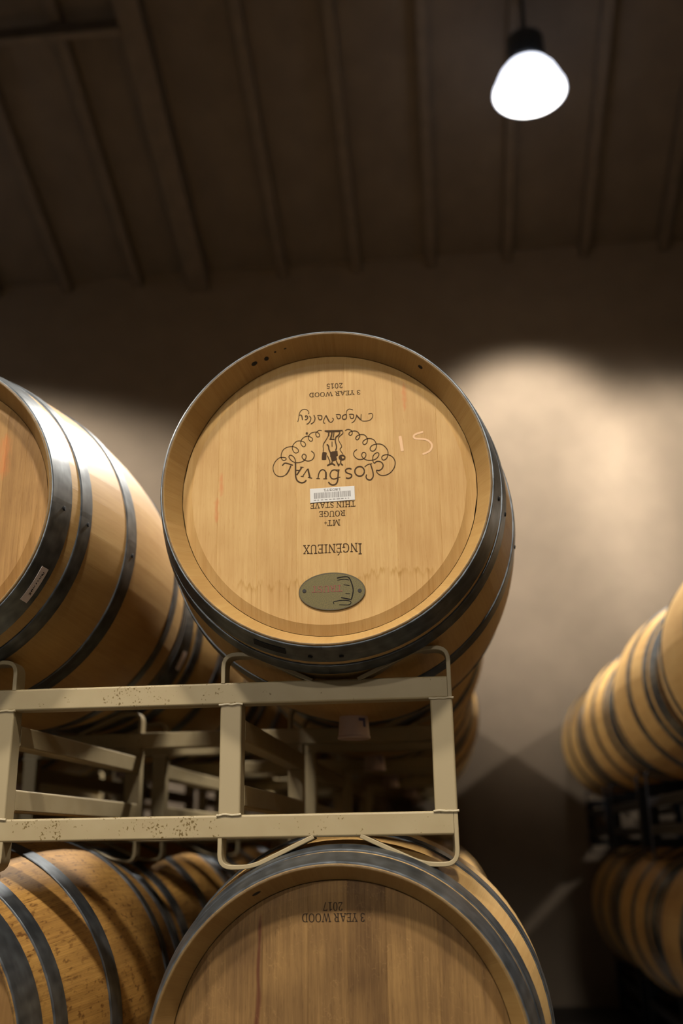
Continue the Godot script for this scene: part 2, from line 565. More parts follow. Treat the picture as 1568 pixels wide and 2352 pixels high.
func make_materials() -> void:
	mats.head_upper = textured(oak_image(1024, 1024, Color8(170, 139, 90), Color8(142, 106, 60), 11, across(UPPER_EDGES), [0.05, -0.02, 0.03, -0.06, 0.0, 0.14, 0.06], 0.0, 1), 0.55, 0.3, true)
	mats.head_lower = textured(oak_image(1024, 1024, Color8(128, 98, 58), Color8(70, 49, 27), 23, across(LOWER_EDGES), [0.10, 0.12, -0.02, -0.04, 0.22, -0.14, 0.06, 0.12], 0.0, 2), 0.6, 0.3, true)
	mats.head_left = textured(oak_image(1024, 1024, Color8(152, 117, 70), Color8(108, 77, 40), 37, across(LEFT_EDGES), [0.0, 0.05, 0.0, 0.04, 0.0, -0.08, 0.2, 0.1], 0.0, 3), 0.55, 0.3, true)
	mats.stave = textured(oak_image(1024, 768, Color8(173, 142, 90), Color8(146, 110, 62), 51, [], [], 0.0, 0), 0.5, 0.4, true)
	mats.stave_worn = textured(oak_image(1024, 768, Color8(172, 131, 68), Color8(92, 62, 28), 67, [], [], 1.3, 0), 0.55, 0.35, true)
	mats.steel = textured(steel_image(512, 81), 0.42)
	mats.steel.albedo_color = Color(0.50, 0.525, 0.55)
	mats.steel.metallic = 0.9
	mats.steel.roughness_texture = null
	mats.dark_hole = plain(Color8(24, 20, 18), 0.8)
	mats.rivet = plain(Color8(34, 34, 36), 0.7, 0.3, 0.3)
	mats.paint = textured(paint_image(1024, 128, 91, [[0.35, 0.12, 0.4], [1.4, 0.2, 0.35]]), 0.5, 0.4)
	mats.paint_front_top = textured(paint_image(2048, 192, 95, [[0.60, 0.10, 0.75], [0.76, 0.05, 0.45]]), 0.5, 0.4)
	mats.paint_front_low = textured(paint_image(2048, 192, 99, [[0.47, 0.07, 0.8], [0.60, 0.05, 0.55], [0.70, 0.08, 1.0], [0.93, 0.08, 0.3]]), 0.5, 0.4)
	for k in ["paint", "paint_front_top", "paint_front_low"]:
		mats[k].uv1_scale = Vector3(0.5, 1.0 / 0.16, 1.0)
	mats.paint_plain = plain(Color8(138, 124, 95), 0.5, 0.0, 0.4)
	mats.navy = plain(Color8(17, 21, 29), 0.45, 0.0, 0.4)
	mats.weld = plain(Color8(154, 141, 113), 0.4, 0.0, 0.5)
	mats.ink = plain(Color8(58, 42, 26), 0.7, 0.0, 0.2)
	mats.ink_soft = plain(Color8(92, 64, 34), 0.7, 0.0, 0.2)
	mats.ink_black = plain(Color8(26, 22, 20), 0.7, 0.0, 0.2)
	mats.chalk = plain(Color8(188, 154, 120), 0.9, 0.0, 0.1)
	mats.sticker = plain(Color8(171, 168, 163), 0.5)
	mats.bars = plain(Color8(112, 108, 104), 0.6)
	mats.tag = plain(Color8(196, 180, 172), 0.6)
	mats.brass = mottled(Color8(58, 52, 24), Color8(96, 84, 40), 0.05, 0.05, 0.45, 131)
	mats.brass.uv1_world_triplanar = false
	mats.brass.metallic = 0.35
	mats.brass_rim = plain(Color8(48, 34, 20), 0.5)
	mats.red_ink = plain(Color8(104, 42, 24), 0.6)
	mats.silicone = plain(Color8(176, 158, 154), 0.45)
	mats.blue_mark = plain(Color8(70, 70, 112), 0.6)
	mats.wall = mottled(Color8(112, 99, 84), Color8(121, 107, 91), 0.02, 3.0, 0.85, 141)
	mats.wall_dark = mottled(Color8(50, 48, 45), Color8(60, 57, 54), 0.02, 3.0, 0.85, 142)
	mats.floor = mottled(Color8(40, 38, 36), Color8(52, 49, 46), 0.02, 2.5, 0.6, 151)
	mats.roof = mottled(Color8(78, 70, 64), Color8(94, 85, 77), 0.015, 2.5, 0.8, 161)
	mats.joist = mottled(Color8(74, 66, 59), Color8(92, 82, 73), 0.02, 1.5, 0.75, 171)
	mats.lamp_glow = plain(Color.WHITE, 0.5)
	mats.lamp_glow.emission_enabled = true
	mats.lamp_glow.emission = Color(1, 0.98, 0.94)
	mats.lamp_glow.emission_energy_multiplier = 8.0
	mats.lamp_bell = plain(Color8(230, 230, 230), 0.3)
	mats.lamp_bell.emission_enabled = true
	mats.lamp_bell.emission = Color(0.92, 0.94, 1.0)
	mats.lamp_bell.emission_energy_multiplier = 2.4
	mats.lamp_body = plain(Color8(74, 78, 82), 0.4, 0.6)

# ---------------------------------------------------------------- barrels
var meshes := {}

func stave_tint() -> Color:
	var k := rng.randf_range(0.955, 1.0)
	return Color(k, k * rng.randf_range(0.985, 1.0), k * rng.randf_range(0.96, 1.0))

# one barrel with its own staves and head boards; the root stands at the lowest point of the bulge, below the middle of its length
func near_barrel(label: String, at: Vector3, wood: Material, head: Material, edges: Array, hoops: Array, rivet_turn: float, seed_: int) -> Node3D:
	rng.seed = seed_
	var o := thing("oak_barrel", label, "barrel", at - Vector3(0, BULGE, LEN / 2), "oak barrels on the racks")
	var axis := Vector3(0, BULGE, 0)
	var widths := []
	var total := 0.0
	for k in 30:
		widths.append(rng.randf_range(0.75, 1.25))
		total += widths[-1]
	var a := rng.randf_range(0.0, 0.2)
	for k in 30:
		var b: float = a + widths[k] / total * TAU
		var st := begin()
		lathe(st, wall_strips(16), 3, a, b, rng.randf_range(0.0, 0.85), 0.00012, 1.7, stave_tint())
		part("stave", done(st), wood, o, axis)
		a = b
	var xs := [-HEAD_R + 0.0004]
	xs.append_array(edges)
	xs.append(HEAD_R - 0.0004)
	for k in xs.size() - 1:
		part("head_board", board_mesh(xs[k], xs[k + 1], Color.WHITE, LEN / 2 - HEAD_IN, Vector2.ZERO), head, o, axis)
	back_head(o, axis)
	for k in 6:
		var h: Array = hoops[k % 3]
		var t0: float = h[0] if k < 3 else LEN - h[1]
		var t1: float = h[1] if k < 3 else LEN - h[0]
		var ho := part("hoop", hoop_mesh(t0, t1, 96), mats.steel, o, axis)
		if k < 3:
			rivet(ho, (t0 + t1) / 2 + 0.006, rivet_turn - 0.02 * k)
	bung(o, axis)
	return o

func rivet(ho: Node3D, t: float, turn: float) -> void:
	var c := CylinderMesh.new()
	c.top_radius = 0.0034
	c.bottom_radius = 0.0046
	c.height = 0.003
	c.radial_segments = 12
	c.rings = 1
	var o := part("rivet", c, mats.rivet, ho)
	var out := Vector3(cos(turn), sin(turn), 0)
	o.transform = Transform3D(Basis(out.cross(Vector3.BACK), out, Vector3.BACK), out * (radius_at(t) + 0.004) + Vector3(0, 0, LEN / 2 - t))

func back_head(o: Node3D, axis: Vector3) -> void:
	if not meshes.has("back"):
		var st := begin()
		lathe(st, [[Vector2(HEAD_R + 0.0005, LEN - HEAD_IN), Vector2(0.0, LEN - HEAD_IN)]], 48)
		meshes.back = done(st)
	part("rear_head", meshes.back, mats.head_left, o, axis)

# the pale bung cup that hangs from the bung hole, which is turned to the ground
func bung(o: Node3D, axis: Vector3) -> void:
	if not meshes.has("bung"):
		var st := begin()
		var p := [[Vector2(0.029, 0.0), Vector2(0.0325, -0.042)], [Vector2(0.0325, -0.042), Vector2(0.0338, -0.0435), Vector2(0.0338, -0.047), Vector2(0.032, -0.048)], [Vector2(0.032, -0.048), Vector2(0.029, -0.046), Vector2(0.0, -0.046)]]
		for g in p.size():
			st.set_smooth_group(g + 1)
			for j in p[g].size() - 1:
				for i in 32:
					var q := []
					for c in [[i, j], [i + 1, j], [i + 1, j + 1], [i, j + 1]]:
						var ang: float = -TAU * c[0] / 32.0
						var v: Vector2 = p[g][c[1]]
						q.append(Vector3(v.x * cos(ang), v.y, v.x * sin(ang)))
					quad(st, q[3], q[2], q[1], q[0], Vector2.ZERO, Vector2.ZERO, Vector2.ONE, Vector2.ONE)
		meshes.bung = done(st)
		var s2 := begin()
		for i in 5:
			var a0: float = lerpf(1.15, 0.62, i / 5.0)
			var a1: float = lerpf(1.15, 0.62, (i + 1) / 5.0)
			var y0 := -0.008
			var y1 := -0.014 if i < 3 else -0.026
			var r0 := 0.0301
			var r1 := 0.0305 if i < 3 else 0.0315
			quad(s2, Vector3(r0 * cos(a0), y0, r0 * sin(a0)), Vector3(r0 * cos(a1), y0, r0 * sin(a1)), Vector3(r1 * cos(a1), y1, r1 * sin(a1)), Vector3(r1 * cos(a0), y1, r1 * sin(a0)), Vector2.ZERO, Vector2.ZERO, Vector2.ONE, Vector2.ONE)
		meshes.bung_mark = done(s2)
	var b := part("bung_cup", meshes.bung, mats.silicone, o, axis + Vector3(0, -BULGE + 0.004, 0))
	part("blue_mark", meshes.bung_mark, mats.blue_mark, b)

# a barrel of the rows behind: staves and head too far off to tell apart
func far_barrel() -> Node3D:
	var o := Node3D.new()
	var axis := Vector3(0, BULGE, 0)
	var st := begin()
	rng.seed = 5
	var widths := []
	var total := 0.0
	for k in 28:
		widths.append(rng.randf_range(0.75, 1.25))
		total += widths[-1]
	var a := 0.0
	for k in 28:
		var b: float = a + widths[k] / total * TAU
		lathe(st, wall_strips(14), 3, a, b, rng.randf_range(0.0, 0.85), 0.00012, 1.7, stave_tint())
		a = b
	part("staves", done(st), mats.stave, o, axis)
	var hd := begin()
	for k in 48:
		var a0: float = TAU * k / 48
		var a1: float = TAU * (k + 1) / 48
		for ring in 2:
			hd.set_smooth_group(ring + 1)
			var r0: float = 0.0 if ring == 0 else HEAD_FLAT
			var r1: float = HEAD_FLAT if ring == 0 else HEAD_R + 0.001
			var q := []
			for c in [[r0, a0], [r0, a1], [r1, a1], [r1, a0]]:
				q.append(Vector3(c[0] * cos(c[1]), c[0] * sin(c[1]), LEN / 2 - HEAD_IN - head_fall(c[0])))
			var w := q.map(func(v): return Vector2(v.x / 0.6 + 0.5, v.y / 0.6 + 0.5))
			quad(hd, q[0], q[1], q[2], q[3], w[0], w[1], w[2], w[3])
	part("head", done(hd), mats.head_left, o, axis)
	back_head(o, axis)
	for k in 6:
		var h: Array = [[0.003, 0.060], [0.085, 0.122], [0.262, 0.308]][k % 3]
		var t0: float = h[0] if k < 3 else LEN - h[1]
		var t1: float = h[1] if k < 3 else LEN - h[0]
		part("hoop", hoop_mesh(t0, t1, 64), mats.steel, o, axis)
	bung(o, axis)
	return o

var far_proto: Node3D

func place_far(label: String, at: Vector3, roll: float, worn := false) -> Node3D:
	var o: Node3D = far_proto.duplicate()
	o.name = numbered("oak_barrel")
	add_child(o)
	o.position = at - Vector3(0, BULGE, LEN / 2)
	tag(o, label, "barrel", "oak barrels on the racks")
	for c in o.get_children():
		if not c.name.begins_with("bung"):
			c.rotation.z = roll
	if worn:
		(o.get_child(0) as MeshInstance3D).material_override = mats.stave_worn
	return o

# a curved plate lying on a hoop
func plate(parent: Node3D, called: String, t0: float, t1: float, a0: float, a1: float, lift: float, m: Material) -> MeshInstance3D:
	var st := begin()
	var r0 := radius_at(t0) + lift
	var r1 := radius_at(t1) + lift
	lathe(st, [[Vector2(r0 - 0.0006, t0), Vector2(r0, t0)], [Vector2(r0, t0), Vector2(r1, t1)], [Vector2(r1, t1), Vector2(r1 - 0.0006, t1)]], 8, a0, a1)
	return part(called, done(st), m, parent)

# ---------------------------------------------------------------- racks
const TUBE := 0.038
const RACK_W := 1.176
const CRADLE := 0.402
const RACK_D := 0.800
const BEAM_LOW := 0.072    # middle heights of the tubes above the feet
const BEAM_TOP := 0.294

func rack_bar(o: Node3D, called: String, a: Vector3, b: Vector3, up: Vector3, m: Material, u0 := 0.0) -> MeshInstance3D:
	return part(called, swept([a, b], rounded(TUBE, TUBE, 0.004), up, u0), m, o)

# the root stands at floor level below the middle of the front beams
func make_rack(o: Node3D, front: bool, dark := false, feet := true) -> void:
	var half := RACK_W / 2
	var coat: Material = mats.navy if dark else mats.paint
	var bar_coat: Material = mats.navy if dark else mats.paint_plain
	var posts := [-half + TUBE / 2, -half + CRADLE - TUBE / 2, half - CRADLE + TUBE / 2, half - TUBE / 2]
	for side in 2:
		var z: float = -TUBE / 2 if side == 0 else -RACK_D + TUBE / 2
		for level in 2:
			var y: float = BEAM_LOW if level == 0 else BEAM_TOP
			var m: Material = coat
			if front and side == 0:
				m = mats.paint_front_low if level == 0 else mats.paint_front_top
			rack_bar(o, "beam", Vector3(-half + 0.008, y, z), Vector3(half - 0.008, y, z), Vector3.UP, m)
		for x in posts:
			var p := rack_bar(o, "post", Vector3(x, BEAM_LOW + TUBE / 2, z), Vector3(x, BEAM_TOP - TUBE / 2, z), Vector3(0, 0, 1), bar_coat)
			if side == 0:
				for y in [BEAM_LOW + TUBE / 2, BEAM_TOP - TUBE / 2]:
					part("weld_bead", weld_mesh(x, y, z, int(x * 100) + int(y * 1000)), mats.navy if dark else mats.weld, p)
	for x in posts:
		for y in [BEAM_LOW + TUBE / 2 + 0.013 + TUBE / 2, BEAM_TOP - TUBE / 2 - 0.022 - TUBE / 2]:
			rack_bar(o, "rail", Vector3(x, y, -TUBE), Vector3(x, y, -RACK_D + TUBE), Vector3.UP, coat, 0.2 + absf(x))
	var flat := rounded(0.0075, TUBE, 0.0015)
	for side in 2:
		var z: float = -TUBE / 2 if side == 0 else -RACK_D + TUBE / 2
		for c in 2:
			for s in 2:
				var mid: float = (half - CRADLE / 2) * (1 if c == 0 else -1)
				var dir: float = 1.0 if s == 0 else -1.0
				var outer: bool = (c == 0) == (s == 0)
				var xw: float = CRADLE / 2 - 0.004
				var top := BEAM_TOP + TUBE / 2
				var low := BEAM_LOW - TUBE / 2
				var up_path := [Vector3(mid + dir * 0.040, top - 0.001, z), Vector3(mid + dir * 0.147, top + 0.0495, z), Vector3(mid + dir * xw, top + 0.0495, z), Vector3(mid + dir * xw, top - 0.037 if outer else top - 0.001, z)]
				part("cradle", swept(filleted(up_path, 0.022), flat, Vector3(0, 0, 1)), bar_coat, o)
				if not feet:
					continue
				var down_path := [Vector3(mid + dir * 0.039, low + 0.001, z), Vector3(mid + dir * 0.142, low - 0.0455, z), Vector3(mid + dir * xw, low - 0.0455, z), Vector3(mid + dir * xw, low + 0.037 if outer else low + 0.001, z)]
				part("cradle", swept(filleted(down_path, 0.022), flat, Vector3(0, 0, 1)), bar_coat, o)

# a lumpy run of weld along the front edge of a post
func weld_mesh(x: float, y: float, z: float, seed_: int) -> ArrayMesh:
	var n := noise(seed_)
	var path := []
	for k in 9:
		var f: float = k / 8.0
		path.append(Vector3(x + lerpf(-0.021, 0.021, f), y + n.get_noise_2d(f * 3.0, 0.5) * 0.0013, z + TUBE / 2 + 0.0004))
	return swept(path, rounded(0.004, 0.0042, 0.0016), Vector3(0, 0, 1))

var rack_proto: Node3D
var dark_proto: Node3D
var low_proto: Node3D

func place_rack(label: String, at: Vector3, dark := false) -> Node3D:
	var o: Node3D = (rack_proto if not dark else dark_proto if at.y > 0.2 else low_proto).duplicate()
	o.name = numbered("barrel_rack")
	add_child(o)
	o.position = at
	tag(o, label, "rack", "dark steel barrel racks" if dark else "cream steel barrel racks")
	return o

# ---------------------------------------------------------------- lamps
func lamp(label: String, at: Vector3, beams: Array, roof_y: float) -> void:
	var o := thing("high_bay_lamp", label, "lamp", at, "high bay lamps")
	var turned := func(p: Array) -> ArrayMesh:
		var st := begin()
		for g in p.size():
			st.set_smooth_group(g + 1)
			for j in p[g].size() - 1:
				for i in 40:
					var q := []
					for c in [[i, j], [i + 1, j], [i + 1, j + 1], [i, j + 1]]:
						var a: float = TAU * c[0] / 40.0
						var v: Vector2 = p[g][c[1]]
						q.append(Vector3(v.x * cos(a), v.y, v.x * sin(a)))
					quad(st, q[0], q[1], q[2], q[3], Vector2.ZERO, Vector2.ZERO, Vector2.ONE, Vector2.ONE)
		return done(st)
	part("lens", turned.call([[Vector2(0, -0.0291), Vector2(0.1164, -0.02328), Vector2(0.1746, -0.0097), Vector2(0.2018, 0)]]), mats.lamp_glow, o)
	part("bell_shade", turned.call([[Vector2(0.2018, 0), Vector2(0.2115, 0.00388), Vector2(0.2095, 0.0194)], [Vector2(0.1988, 0.02134), Vector2(0.1892, 0.0679), Vector2(0.1649, 0.1261), Vector2(0.131, 0.1746), Vector2(0.097, 0.2037)]]), mats.lamp_bell, o)
	part("ballast_housing", turned.call([[Vector2(0.097, 0.2037), Vector2(0.1086, 0.2182)], [Vector2(0.1086, 0.2182), Vector2(0.1086, 0.3783)], [Vector2(0.1086, 0.3783), Vector2(0.0485, 0.4074), Vector2(0.0194, 0.4123)]]), mats.lamp_body, o)
	var rod: float = roof_y - at.y
	part("hanger", turned.call([[Vector2(0.01164, 0.4074), Vector2(0.012, rod)]]), mats.lamp_body, o)
	for b in beams:
		# direction, half angle, softness of its edge, energy at a metre
		var s := SpotLight3D.new()
		s.name = "lamp_light"
		o.add_child(s, true)
		var d: Vector3 = b[0].normalized()
		s.position = Vector3(0, -0.06, 0)
		s.basis = Basis.looking_at(d, Vector3.RIGHT)
		s.light_color = LAMP_COLOR
		s.light_energy = b[3]
		s.light_size = 0.2
		s.spot_angle = b[1]
		s.spot_angle_attenuation = b[2]
		s.spot_attenuation = 2.0
		s.spot_range = 40.0
		s.shadow_enabled = true

# ---------------------------------------------------------------- the scene
const LAMP_COLOR := Color(1.0, 0.965, 0.91)
const SPOT_SOFT := 0.25
const LAMP_WALL := 40.0
const LAMP_FRONT := 35.5
const LAMP_FAR := 36.0
const WALL_Z := -5.02
const EAVE := 5.16
const SLOPE := 0.406
const RIDGE_Z := 4.3

# a direction: degrees to the right of straight at the back wall, degrees above the level
func aim(turn: float, rise: float) -> Vector3:
	var a := deg_to_rad(turn)
	var b := deg_to_rad(rise)
	return Vector3(sin(a) * cos(b), sin(b), -cos(a) * cos(b))

func roof_height(z: float) -> float:
	return EAVE + (RIDGE_Z - WALL_Z - absf(z - RIDGE_Z)) * SLOPE

func _ready() -> void:
	# camera
	var cam := Camera3D.new()
	cam.name = "camera"
	add_child(cam)
	cam.keep_aspect = Camera3D.KEEP_HEIGHT
	cam.transform = Transform3D(Basis(Vector3(0.994492, -0.016081, -0.103571), Vector3(0.047720, 0.949271, 0.310816), Vector3(0.093319, -0.314046, 0.944810)), Vector3(0, 0.95, 1.603))
	var lens := CameraAttributesPhysical.new()
	lens.frustum_focal_length = 23.3671
	lens.frustum_focus_distance = 1.70
	lens.exposure_aperture = 1.3
	lens.frustum_near = 0.05
	lens.frustum_far = 100.0
	cam.attributes = lens
	cam.current = true
	# surroundings: a closed room at night
	var env := Environment.new()
	env.background_mode = Environment.BG_COLOR
	env.background_color = Color.BLACK
	env.tonemap_mode = Environment.TONE_MAPPER_LINEAR
	env.tonemap_exposure = 1.0
	env.sdfgi_enabled = true
	env.ssao_enabled = true
	env.ssil_enabled = true
	var we := WorldEnvironment.new()
	we.name = "surroundings"
	we.environment = env
	add_child(we)
	make_materials()

	lamp("glowing high bay lamp hanging near the back wall, the only lamp in view", Vector3(0.662, 5.055, -3.222), [
		[aim(0, -41.5), 23.5, 0.6, 33.0], [aim(33, -42), 20.0, 0.7, 29.0], [aim(-38, -39), 20.5, 0.7, 27.0], [Vector3(-0.05, -0.80, 0.60), 50.0, 0.3, 66.0]], roof_height(-3.222))
	lamp("high bay lamp near the back wall, out of view to the left", Vector3(-3.97, 5.05, -3.222), [[Vector3.DOWN, 72.0, SPOT_SOFT, LAMP_WALL]], roof_height(-3.222))
	lamp("high bay lamp over the right-hand stack, out of view to the right", Vector3(5.3, 5.05, -1.7), [[Vector3(-4.8, -2.5, -3.3), 17.5, 0.6, 32.0]], roof_height(-1.7))
	lamp("high bay lamp over the aisle behind the camera, on its right", Vector3(0.33, 5.34, 2.6), [[Vector3.DOWN, 53.0, SPOT_SOFT, LAMP_FRONT]], roof_height(2.6))
	lamp("high bay lamp over the aisle behind the camera, on its left", Vector3(-1.95, 5.34, 2.6), [[Vector3.DOWN, 53.0, SPOT_SOFT, LAMP_FRONT]], roof_height(2.6))
	lamp("high bay lamp far behind the camera, on its right", Vector3(0.70, 5.34, 9.5), [[Vector3.DOWN, 73.5, 0.08, LAMP_FAR]], roof_height(9.5))
	lamp("high bay lamp far behind the camera, on its left", Vector3(-4.2, 5.34, 9.5), [[Vector3.DOWN, 73.5, 0.08, LAMP_FAR]], roof_height(9.5))

	build_room()
	build_racks()
	build_barrels()

func build_room() -> void:
	var x0 := -7.0
	var x1 := 6.0
	var zf := 13.62
	slab("floor", Vector3(x1 - x0 + 0.4, 0.2, zf - WALL_Z + 0.4), Vector3((x0 + x1) / 2, -0.1, (zf + WALL_Z) / 2), mats.floor, "grey concrete cellar floor")
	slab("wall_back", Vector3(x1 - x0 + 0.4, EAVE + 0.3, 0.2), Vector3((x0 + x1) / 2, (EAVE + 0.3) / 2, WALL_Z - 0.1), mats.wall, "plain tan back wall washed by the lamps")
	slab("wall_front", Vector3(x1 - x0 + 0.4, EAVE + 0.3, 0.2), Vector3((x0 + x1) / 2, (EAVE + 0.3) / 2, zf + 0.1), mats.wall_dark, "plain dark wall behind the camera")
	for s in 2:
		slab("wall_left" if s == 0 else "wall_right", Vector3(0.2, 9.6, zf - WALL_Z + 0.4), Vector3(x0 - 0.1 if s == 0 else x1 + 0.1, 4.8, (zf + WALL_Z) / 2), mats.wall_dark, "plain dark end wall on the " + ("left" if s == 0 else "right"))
	# the roof: deck, rafters along the slope, one deep beam, and a purlin across
	var roof := struct_node("ceiling", "dark sloping timber ceiling with narrow rafters and one deep beam")
	var tilt := atan(SLOPE)
	for s in 2:
		var sign_: float = 1.0 if s == 0 else -1.0
		var run: float = RIDGE_Z - WALL_Z
		var length: float = run / cos(tilt) + 0.3
		var mid := Vector3((x0 + x1) / 2, EAVE + run / 2 * SLOPE + 0.05 / cos(tilt), RIDGE_Z - sign_ * run / 2)
		var b := BoxMesh.new()
		b.size = Vector3(x1 - x0 + 0.4, 0.1, length)
		var d := part("deck", b, mats.roof, roof, mid)
		d.rotation.x = -sign_ * tilt
		if s == 1:
			continue
		for k in 16:
			var x: float = -5.047 + 0.5676 * k
			var deep := k == 6
			var w := 0.156 if deep else 0.071
			var h := 0.19 if deep else 0.109
			if deep:
				x = -1.722
			var down: float = h / 2 * cos(tilt)
			var o := part("beam" if deep else "rafter", swept([Vector3(0, 0, -length / 2 + 0.12), Vector3(0, 0, length / 2 - 0.15)], rounded(w, h, 0.004), Vector3.UP), mats.joist, roof, Vector3(x, EAVE + run / 2 * SLOPE - down, RIDGE_Z - run / 2 - h / 2 * sin(tilt) * sign_))
			o.rotation.x = -sign_ * tilt
	part("purlin", swept([Vector3(x0, 0, 0), Vector3(-1.8, 0, 0)], rounded(0.057, 0.085, 0.004), Vector3.UP), mats.joist, roof, Vector3(0, roof_height(-3.15) - 0.156, -3.15))

const ROW := ["front", "second", "third", "fourth", "fifth"]

func build_racks() -> void:
	var first := thing("barrel_rack", "cream steel rack carrying the two upper front barrels, rust spotted, nearest the camera", "rack", Vector3(-0.574, 0.905, -0.12), "cream steel barrel racks")
	make_rack(first, true)
	rack_proto = Node3D.new()
	make_rack(rack_proto, false)
	dark_proto = Node3D.new()
	make_rack(dark_proto, false, true)
	low_proto = Node3D.new()
	make_rack(low_proto, false, true, false)
	for row in 5:
		var z: float = -0.12 - row
		if row > 0:
			place_rack("cream steel rack of the %s row in the main stack, under its upper barrels" % ROW[row], Vector3(-0.574, 0.905, z))
		place_rack("cream steel rack on the floor under the lower barrels of the %s row" % ROW[row], Vector3(-0.574, 0.0, z))
		if row > 0 and row < 4:
			for tier in 2:
				place_rack("cream steel rack at the far left, %s row, %s" % [ROW[row], "on the floor" if tier == 0 else "under its upper barrel"], Vector3(-2.134, 0.905 * tier, z))
	for row in 6:
		for tier in 2:
			place_rack("dark steel rack in the right-hand stack, %s, %s" % [RIGHT_ROW[row], "on the floor" if tier == 0 else "under its upper barrel"], Vector3(1.425 + (0.09 if tier == 0 else 0.0), 0.905 * tier - PAINT_Y, 1.0 - 0.12 - row), true)

const RIGHT_ROW := ["nearest row beside the camera", "second row, out of view", "third row, nearest in view", "fourth row", "fifth row", "last row by the wall"]

func build_barrels() -> void:
	var hoops := [[0.003, 0.060], [0.078, 0.114], [0.250, 0.296]]
	var hoops_left := [[0.003, 0.060], [0.092, 0.128], [0.276, 0.322]]
	var up := near_barrel("pale oak barrel, upper tier centre, head printed with emblem, barcode sticker and brass plaque", Vector3(-0.187, 1.5413, 0), mats.stave, mats.head_upper, UPPER_EDGES, hoops, -0.12, 101)
	dress_upper(up)
	var low := near_barrel("brown oak barrel below the front rack, head stamped 2017 with a red wine run", Vector3(-0.180, 0.6315, -0.0126), mats.stave, mats.head_lower, LOWER_EDGES, hoops, -2.2, 102)
	dress_lower(low)
	var left := near_barrel("pale oak barrel, upper tier at the left edge, white strip label on its end hoop", Vector3(-0.961, 1.541, 0), mats.stave, mats.head_left, LEFT_EDGES, hoops_left, -0.046, 103)
	var hoop: Node3D = left.get_node("hoop")
	var strip := plate(hoop, "strip_label", 0.027, 0.046, -0.655, -0.425, 0.0042, mats.tag)
	var mid := -0.53
	var out := Vector3(cos(mid), sin(mid), 0)
	var along := Vector3(sin(mid), -cos(mid), 0)
	var txt := print_text(strip, "lettering", "NR17RBE", Vector3.ZERO, Vector2(0.046, 0.0105), mats.ink_black, false, "Droid Sans", 700)
	var turn := Transform3D(Basis(along, out.cross(along), out), out * (radius_at(0.036) + 0.0044) + Vector3(0, 0, LEN / 2 - 0.040))
	txt.transform = turn * txt.transform
	near_barrel("brown speckled oak barrel, lower tier at the left edge, front row", Vector3(-0.942, 0.634, 0), mats.stave_worn, mats.head_left, LEFT_EDGES, hoops_left, 1.9, 104)

	far_proto = far_barrel()
	rng.seed = 77
	var cols := [[-0.187, "right"], [-0.961, "left"], [-1.74, "outermost left"]]
	for row in range(1, 5):
		for c in 3:
			if c == 2 and row == 4:
				continue
			for tier in 2:
				var jx: float = [-0.03, -0.02, 0.0][c] if row == 1 else [-0.04, 0.0, 0.0][c] if row == 2 else rng.randf_range(-0.02, 0.02)
				var y: float = 1.541 if tier == 1 else 0.634
				var o := place_far("oak barrel in the %s row of the main stack, %s column, %s tier" % [ROW[row], cols[c][1], "upper" if tier == 1 else "lower"], Vector3(cols[c][0] + jx, y, -1.0 * row), rng.randf_range(-0.4, 0.4), tier == 0 and c > 0)
				if row == 1 and c == 1 and tier == 1:
					var turned: float = (o.get_node("hoop") as Node3D).rotation.z
					plate(o.get_node("hoop"), "strip_label", 0.030, 0.050, -0.49 - turned, -0.31 - turned, 0.0042, mats.tag)
	for row in 6:
		for tier in 2:
			place_far("oak barrel in the right-hand stack, %s, %s tier" % [RIGHT_ROW[row], "upper" if tier == 1 else "lower"], Vector3(1.035 if tier == 1 else 1.125, (1.541 if tier == 1 else 0.634) - PAINT_Y, 1.0 - row), rng.randf_range(-0.4, 0.4))

func face(o: Node3D) -> Vector3:
	return Vector3(0, BULGE, LEN / 2 - HEAD_IN + 0.0003)

